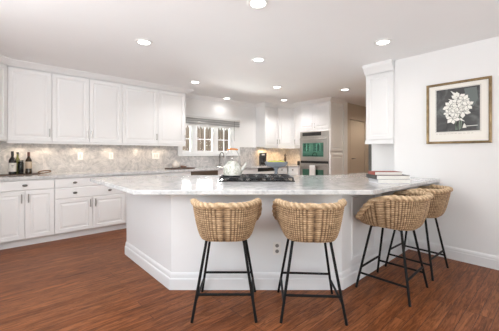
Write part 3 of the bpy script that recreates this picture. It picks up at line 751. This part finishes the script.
pts = [(.33+.075*math.cos(t), -.02+.05*math.sin(t), .030+.016*math.sin(t*1+.5)) for t in [2*PI*k/24 for k in range(24)]]
obj('handle', tube(BM(), pts, .008, 8, True), RATT, r, True)
r = thing('cutting_board', 'dark wood board holding a cream pitcher near the window', 'board', (2.63, 4.92, .916))
obj('board', box(BM(), -.28, .24, -.12, .12, 0, .02), DWOOD, r, bevel=.004)
r = thing('ceramic_pitcher', 'round cream ceramic pitcher on the dark board near the window', 'pitcher', (2.52, 4.93, .9365))
obj('body', lathe(BM(), [(0, 0), (.04, 0), (.062, .02), (.068, .05), (.058, .085), (.034, .108), (.030, .125), (.036, .135), (.032, .135), (.026, .125), (.0, .12)], 28), CERAM, r, 'auto')
obj('handle', tube(BM(), [(.05, 0, .095), (.085, 0, .10), (.092, 0, .07), (.064, 0, .04)], .007, 8), CERAM, r, True)
for k, (x, y) in enumerate(((2.645, 4.90), (2.72, 4.93))):
    r = thing('clay_bowl', ('small dusty brown clay bowl next to the cream pitcher', 'small dusty brown clay bowl at the outer end of the dark board')[k], 'bowl', (x, y, .9365))
    obj('bowl', lathe(BM(), [(0, 0), (.02, 0), (.034, .018), (.038, .04-.012*k), (.034, .04-.012*k), (.03, .02), (0, .008)], 22), PINKC, r, 'auto')
# far corner
r = thing('coffee_maker', 'dark coffee maker on the far corner worktop', 'coffee maker', (4.93, 5.0, .916), RB)
obj('body', box(box(BM(), -.09, .09, .02, .12, .0, .30), -.09, .09, -.10, .12, .22, .31), BPLAST, r, bevel=.006)
obj('base', box(BM(), -.09, .09, -.10, .02, 0, .03), BPLAST, r, bevel=.004)
obj('carafe', lathe(BM(), [(0, .031), (.055, .031), (.066, .06), (.062, .11), (.045, .15), (.048, .165), (0, .165)], 24, 0, -.045), WINE, r, 'auto')
obj('badge', box(BM(), -.03, .04, -.1035, -.10, .245, .285), STEEL, r)
r = thing('coffee_mug', 'small white mug beside the coffee maker', 'mug', (4.93, 4.78, .916), RB)
obj('cup', lathe(BM(), [(0, 0), (.03, 0), (.037, .005), (.038, .088), (.034, .088), (.033, .01), (0, .008)], 22), MUG, r, 'auto')
obj('handle', tube(BM(), [(.036, 0, .07), (.062, 0, .068), (.066, 0, .04), (.038, 0, .02)], .005, 8), MUG, r, True)
r = thing('pepper_mill', 'dark turned pepper mill against the lit far corner backsplash', 'pepper mill', (5.62, 4.86, .916))
obj('body', lathe(BM(), [(0, 0), (.032, 0), (.034, .02), (.024, .08), (.030, .15), (.022, .20), (0, .20)], 24), DWOOD, r, 'auto')
obj('head', lathe(BM(), [(0, .2005), (.02, .2005), (.034, .235), (.032, .262), (.014, .28), (.014, .296), (0, .30)], 24), DNICK, r, 'auto')
r = thing('small_jar', 'small black lidded jar beside the oven tower', 'jar', (5.62, 4.42, .916))
obj('jar_body', lathe(BM(), [(0, 0), (.034, 0), (.037, .01), (.037, .075), (.032, .085), (0, .085)], 22), BPLAST, r, 'auto')
obj('lid', lathe(BM(), [(0, .0855), (.034, .0855), (.034, .10), (0, .102)], 22), BPLAST, r, 'auto')

# blind and valance at the kitchen window
r = thing('window_blind', 'raised slat blind with grey painted gap shade and a scalloped white edge at the kitchen window', 'blind', (0, YN-.0185, 0))
bx0, bx1 = 2.74, 4.30
obj('headrail', box(BM(), bx0, bx1, -.075, 0, 1.955, 2.0), BLIND, r, bevel=.004)
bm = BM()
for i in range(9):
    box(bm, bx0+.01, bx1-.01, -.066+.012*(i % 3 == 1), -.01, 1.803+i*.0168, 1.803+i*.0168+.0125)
so = obj('slats', bm, [BLIND, BLINDSH], r)
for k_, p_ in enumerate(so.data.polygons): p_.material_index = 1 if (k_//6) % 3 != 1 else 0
bm = BM(); nsc = 20; w = (bx1-bx0)/nsc
for i in range(nsc):
    c_ = bx0+w*(i+.5)
    pl = [(c_-w/2, 1.800), (c_+w/2, 1.800), (c_+w*.36, 1.775), (c_, 1.735), (c_-w*.36, 1.775)]
    a_ = [bm.verts.new((x, -.066, z)) for x, z in pl]; b_ = [bm.verts.new((x, -.070, z)) for x, z in pl]
    bm.faces.new(a_); bm.faces.new(b_[::-1])
    for k in range(5): bm.faces.new((a_[k], a_[(k+1) % 5], b_[(k+1) % 5], b_[k]))
box(bm, bx0, bx1, -.070, -.066, 1.800, 1.815)
obj('scalloped_edge', bm, LACE, r)
obj('pull_cord', tube(BM(), [(4.12, -.075, 1.96), (4.12, -.075, 1.50)], .003, 6), DNICK, r)

# ------------------------------------------------------------------ framed picture
r = thing('framed_picture', 'gold framed print of white lilies on dark ground hanging on the plain wall', 'picture', (XE-.001, 1.097, 1.329), -PI/2)
PW, PH = .604, .706
bm = sweep(BM(), [(0, 0), (PW, 0), (PW, PH), (0, PH)], [(0, 0), (0, .026), (-.006, .030), (-.014, .024), (-.022, .022), (-.022, 0)], True)
f = obj('frame', bm, GOLD, r); f.matrix_local = Matrix(((1, 0, 0, 0), (0, 0, -1, 0), (0, 1, 0, 0), (0, 0, 0, 1)))
bm = sweep(BM(), [(.022, .022), (PW-.022, .022), (PW-.022, PH-.022), (.022, PH-.022)], [(0, 0), (0, .019), (-.004, .019), (-.004, 0)], True)
f2 = obj('inner_lip', bm, GOLDD, f)
obj('mat_board', box(BM(), .022, PW-.022, -.011, -.001, .022, PH-.022), MATB, r)
x0, x1, z0, z1 = .100, .506, .138, .630; yb = -.0115
def Q(bm, pts, y, th=.0006, mi=0):
    a_ = [bm.verts.new((p[0], y, p[1])) for p in pts]; b_ = [bm.verts.new((p[0], y-th, p[1])) for p in pts]; k = len(pts)
    fs = [bm.faces.new(b_)] + [bm.faces.new((a_[i], a_[(i+1) % k], b_[(i+1) % k], b_[i])) for i in range(k)]
    for q in fs: q.material_index = mi
bm = BM()
e = .009
for a_ in ((x0-e, x1+e, z0-e, z0-e+.003), (x0-e, x1+e, z1+e-.003, z1+e), (x0-e, x0-e+.003, z0-e, z1+e), (x1+e-.003, x1+e, z0-e, z1+e)):
    Q(bm, [(a_[0], a_[2]), (a_[1], a_[2]), (a_[1], a_[3]), (a_[0], a_[3])], yb+.0004, .0006, 3)
Q(bm, [(x0, z0), (x1, z0), (x1, z1), (x0, z1)], yb+.0004, .0006, 0)
def uv(u, v): return (x0+(x1-x0)*u, z1-(z1-z0)*v)
rp = random.Random(5)
Q(bm, [uv(.66, .04), uv(.93, .03), uv(.96, .30), uv(.86, .46), uv(.70, .30)], yb-.0004, .0004, 4)
for a_, b_ in (((.50, .50), (.47, .97)), ((.56, .55), (.55, .97)), ((.44, .66), (.50, .97)), ((.62, .60), (.58, .95))):
    Q(bm, [uv(a_[0]-.012, a_[1]), uv(a_[0]+.012, a_[1]), uv(b_[0]+.014, b_[1]), uv(b_[0]-.014, b_[1])], yb-.0006, .0004, 2)
Q(bm, [uv(.66, .885), uv(.95, .878), uv(.95, .892), uv(.66, .90)], yb-.0006, .0004, 1)
Q(bm, [uv(.66, .82), uv(.69, .86), uv(.71, .93), uv(.62, .93), uv(.64, .86)], yb-.0006, .0004, 1)
fl = [(.515, .25, .15, 6), (.34, .41, .15, 6), (.64, .30, .13, 6), (.63, .555, .16, 6), (.39, .69, .15, 6), (.73, .42, .12, 6), (.29, .56, .11, 5), (.52, .46, .13, 6), (.46, .57, .12, 5)]
lay_ = 0
for (u, v, R, npt) in fl:
    a0 = rp.uniform(0, 6)
    for k in range(npt):
        t = a0 + 2*PI*k/npt + rp.uniform(-.2, .2); L = R*rp.uniform(.95, 1.18); wd = L*.29
        cx_, cy_ = uv(u, v); d = Vector((math.cos(t), math.sin(t)))*L*.46; p = Vector((-d.y, d.x)).normalized()*wd*.46
        c_ = Vector((cx_, cy_)); lay_ += 1
        pts = [c_, c_+d*.35+p*.8, c_+d*.65+p, c_+d, c_+d*.65-p, c_+d*.35-p*.8]
        m2 = c_+d*.55
        Q(bm, [tuple(m2+(q-m2)*1.16) for q in pts], yb-.0006-.00003*lay_, .0004, 5)
        Q(bm, [tuple(q) for q in pts], yb-.0006-.00003*lay_-.000015, .0004, 1)
for (u, v, t, L) in ((.425, .12, 2.3, .12), (.36, .27, 2.6, .08), (.60, .74, -.6, .10)):
    cx_, cy_ = uv(u, v); d = Vector((math.cos(t), math.sin(t)))*L*.4; p = Vector((-d.y, d.x))*.28; c_ = Vector((cx_, cy_))
    Q(bm, [tuple(q) for q in (c_-d, c_-d*.2+p, c_+d, c_-d*.2-p)], yb-.0012, .0004, 1)
# faint handwritten line under the image
tx_ = x0
while tx_ < x1-.05:
    w_ = rp.uniform(.012, .035); Q(bm, [(tx_, .111), (tx_+w_, .112), (tx_+w_, .115), (tx_, .1145)], yb+.0003, .0006, 3); tx_ += w_+rp.uniform(.006, .014)
obj('print', bm, [PHOTO, PETAL, STEMI, INK, PALEI, PETSH], r)
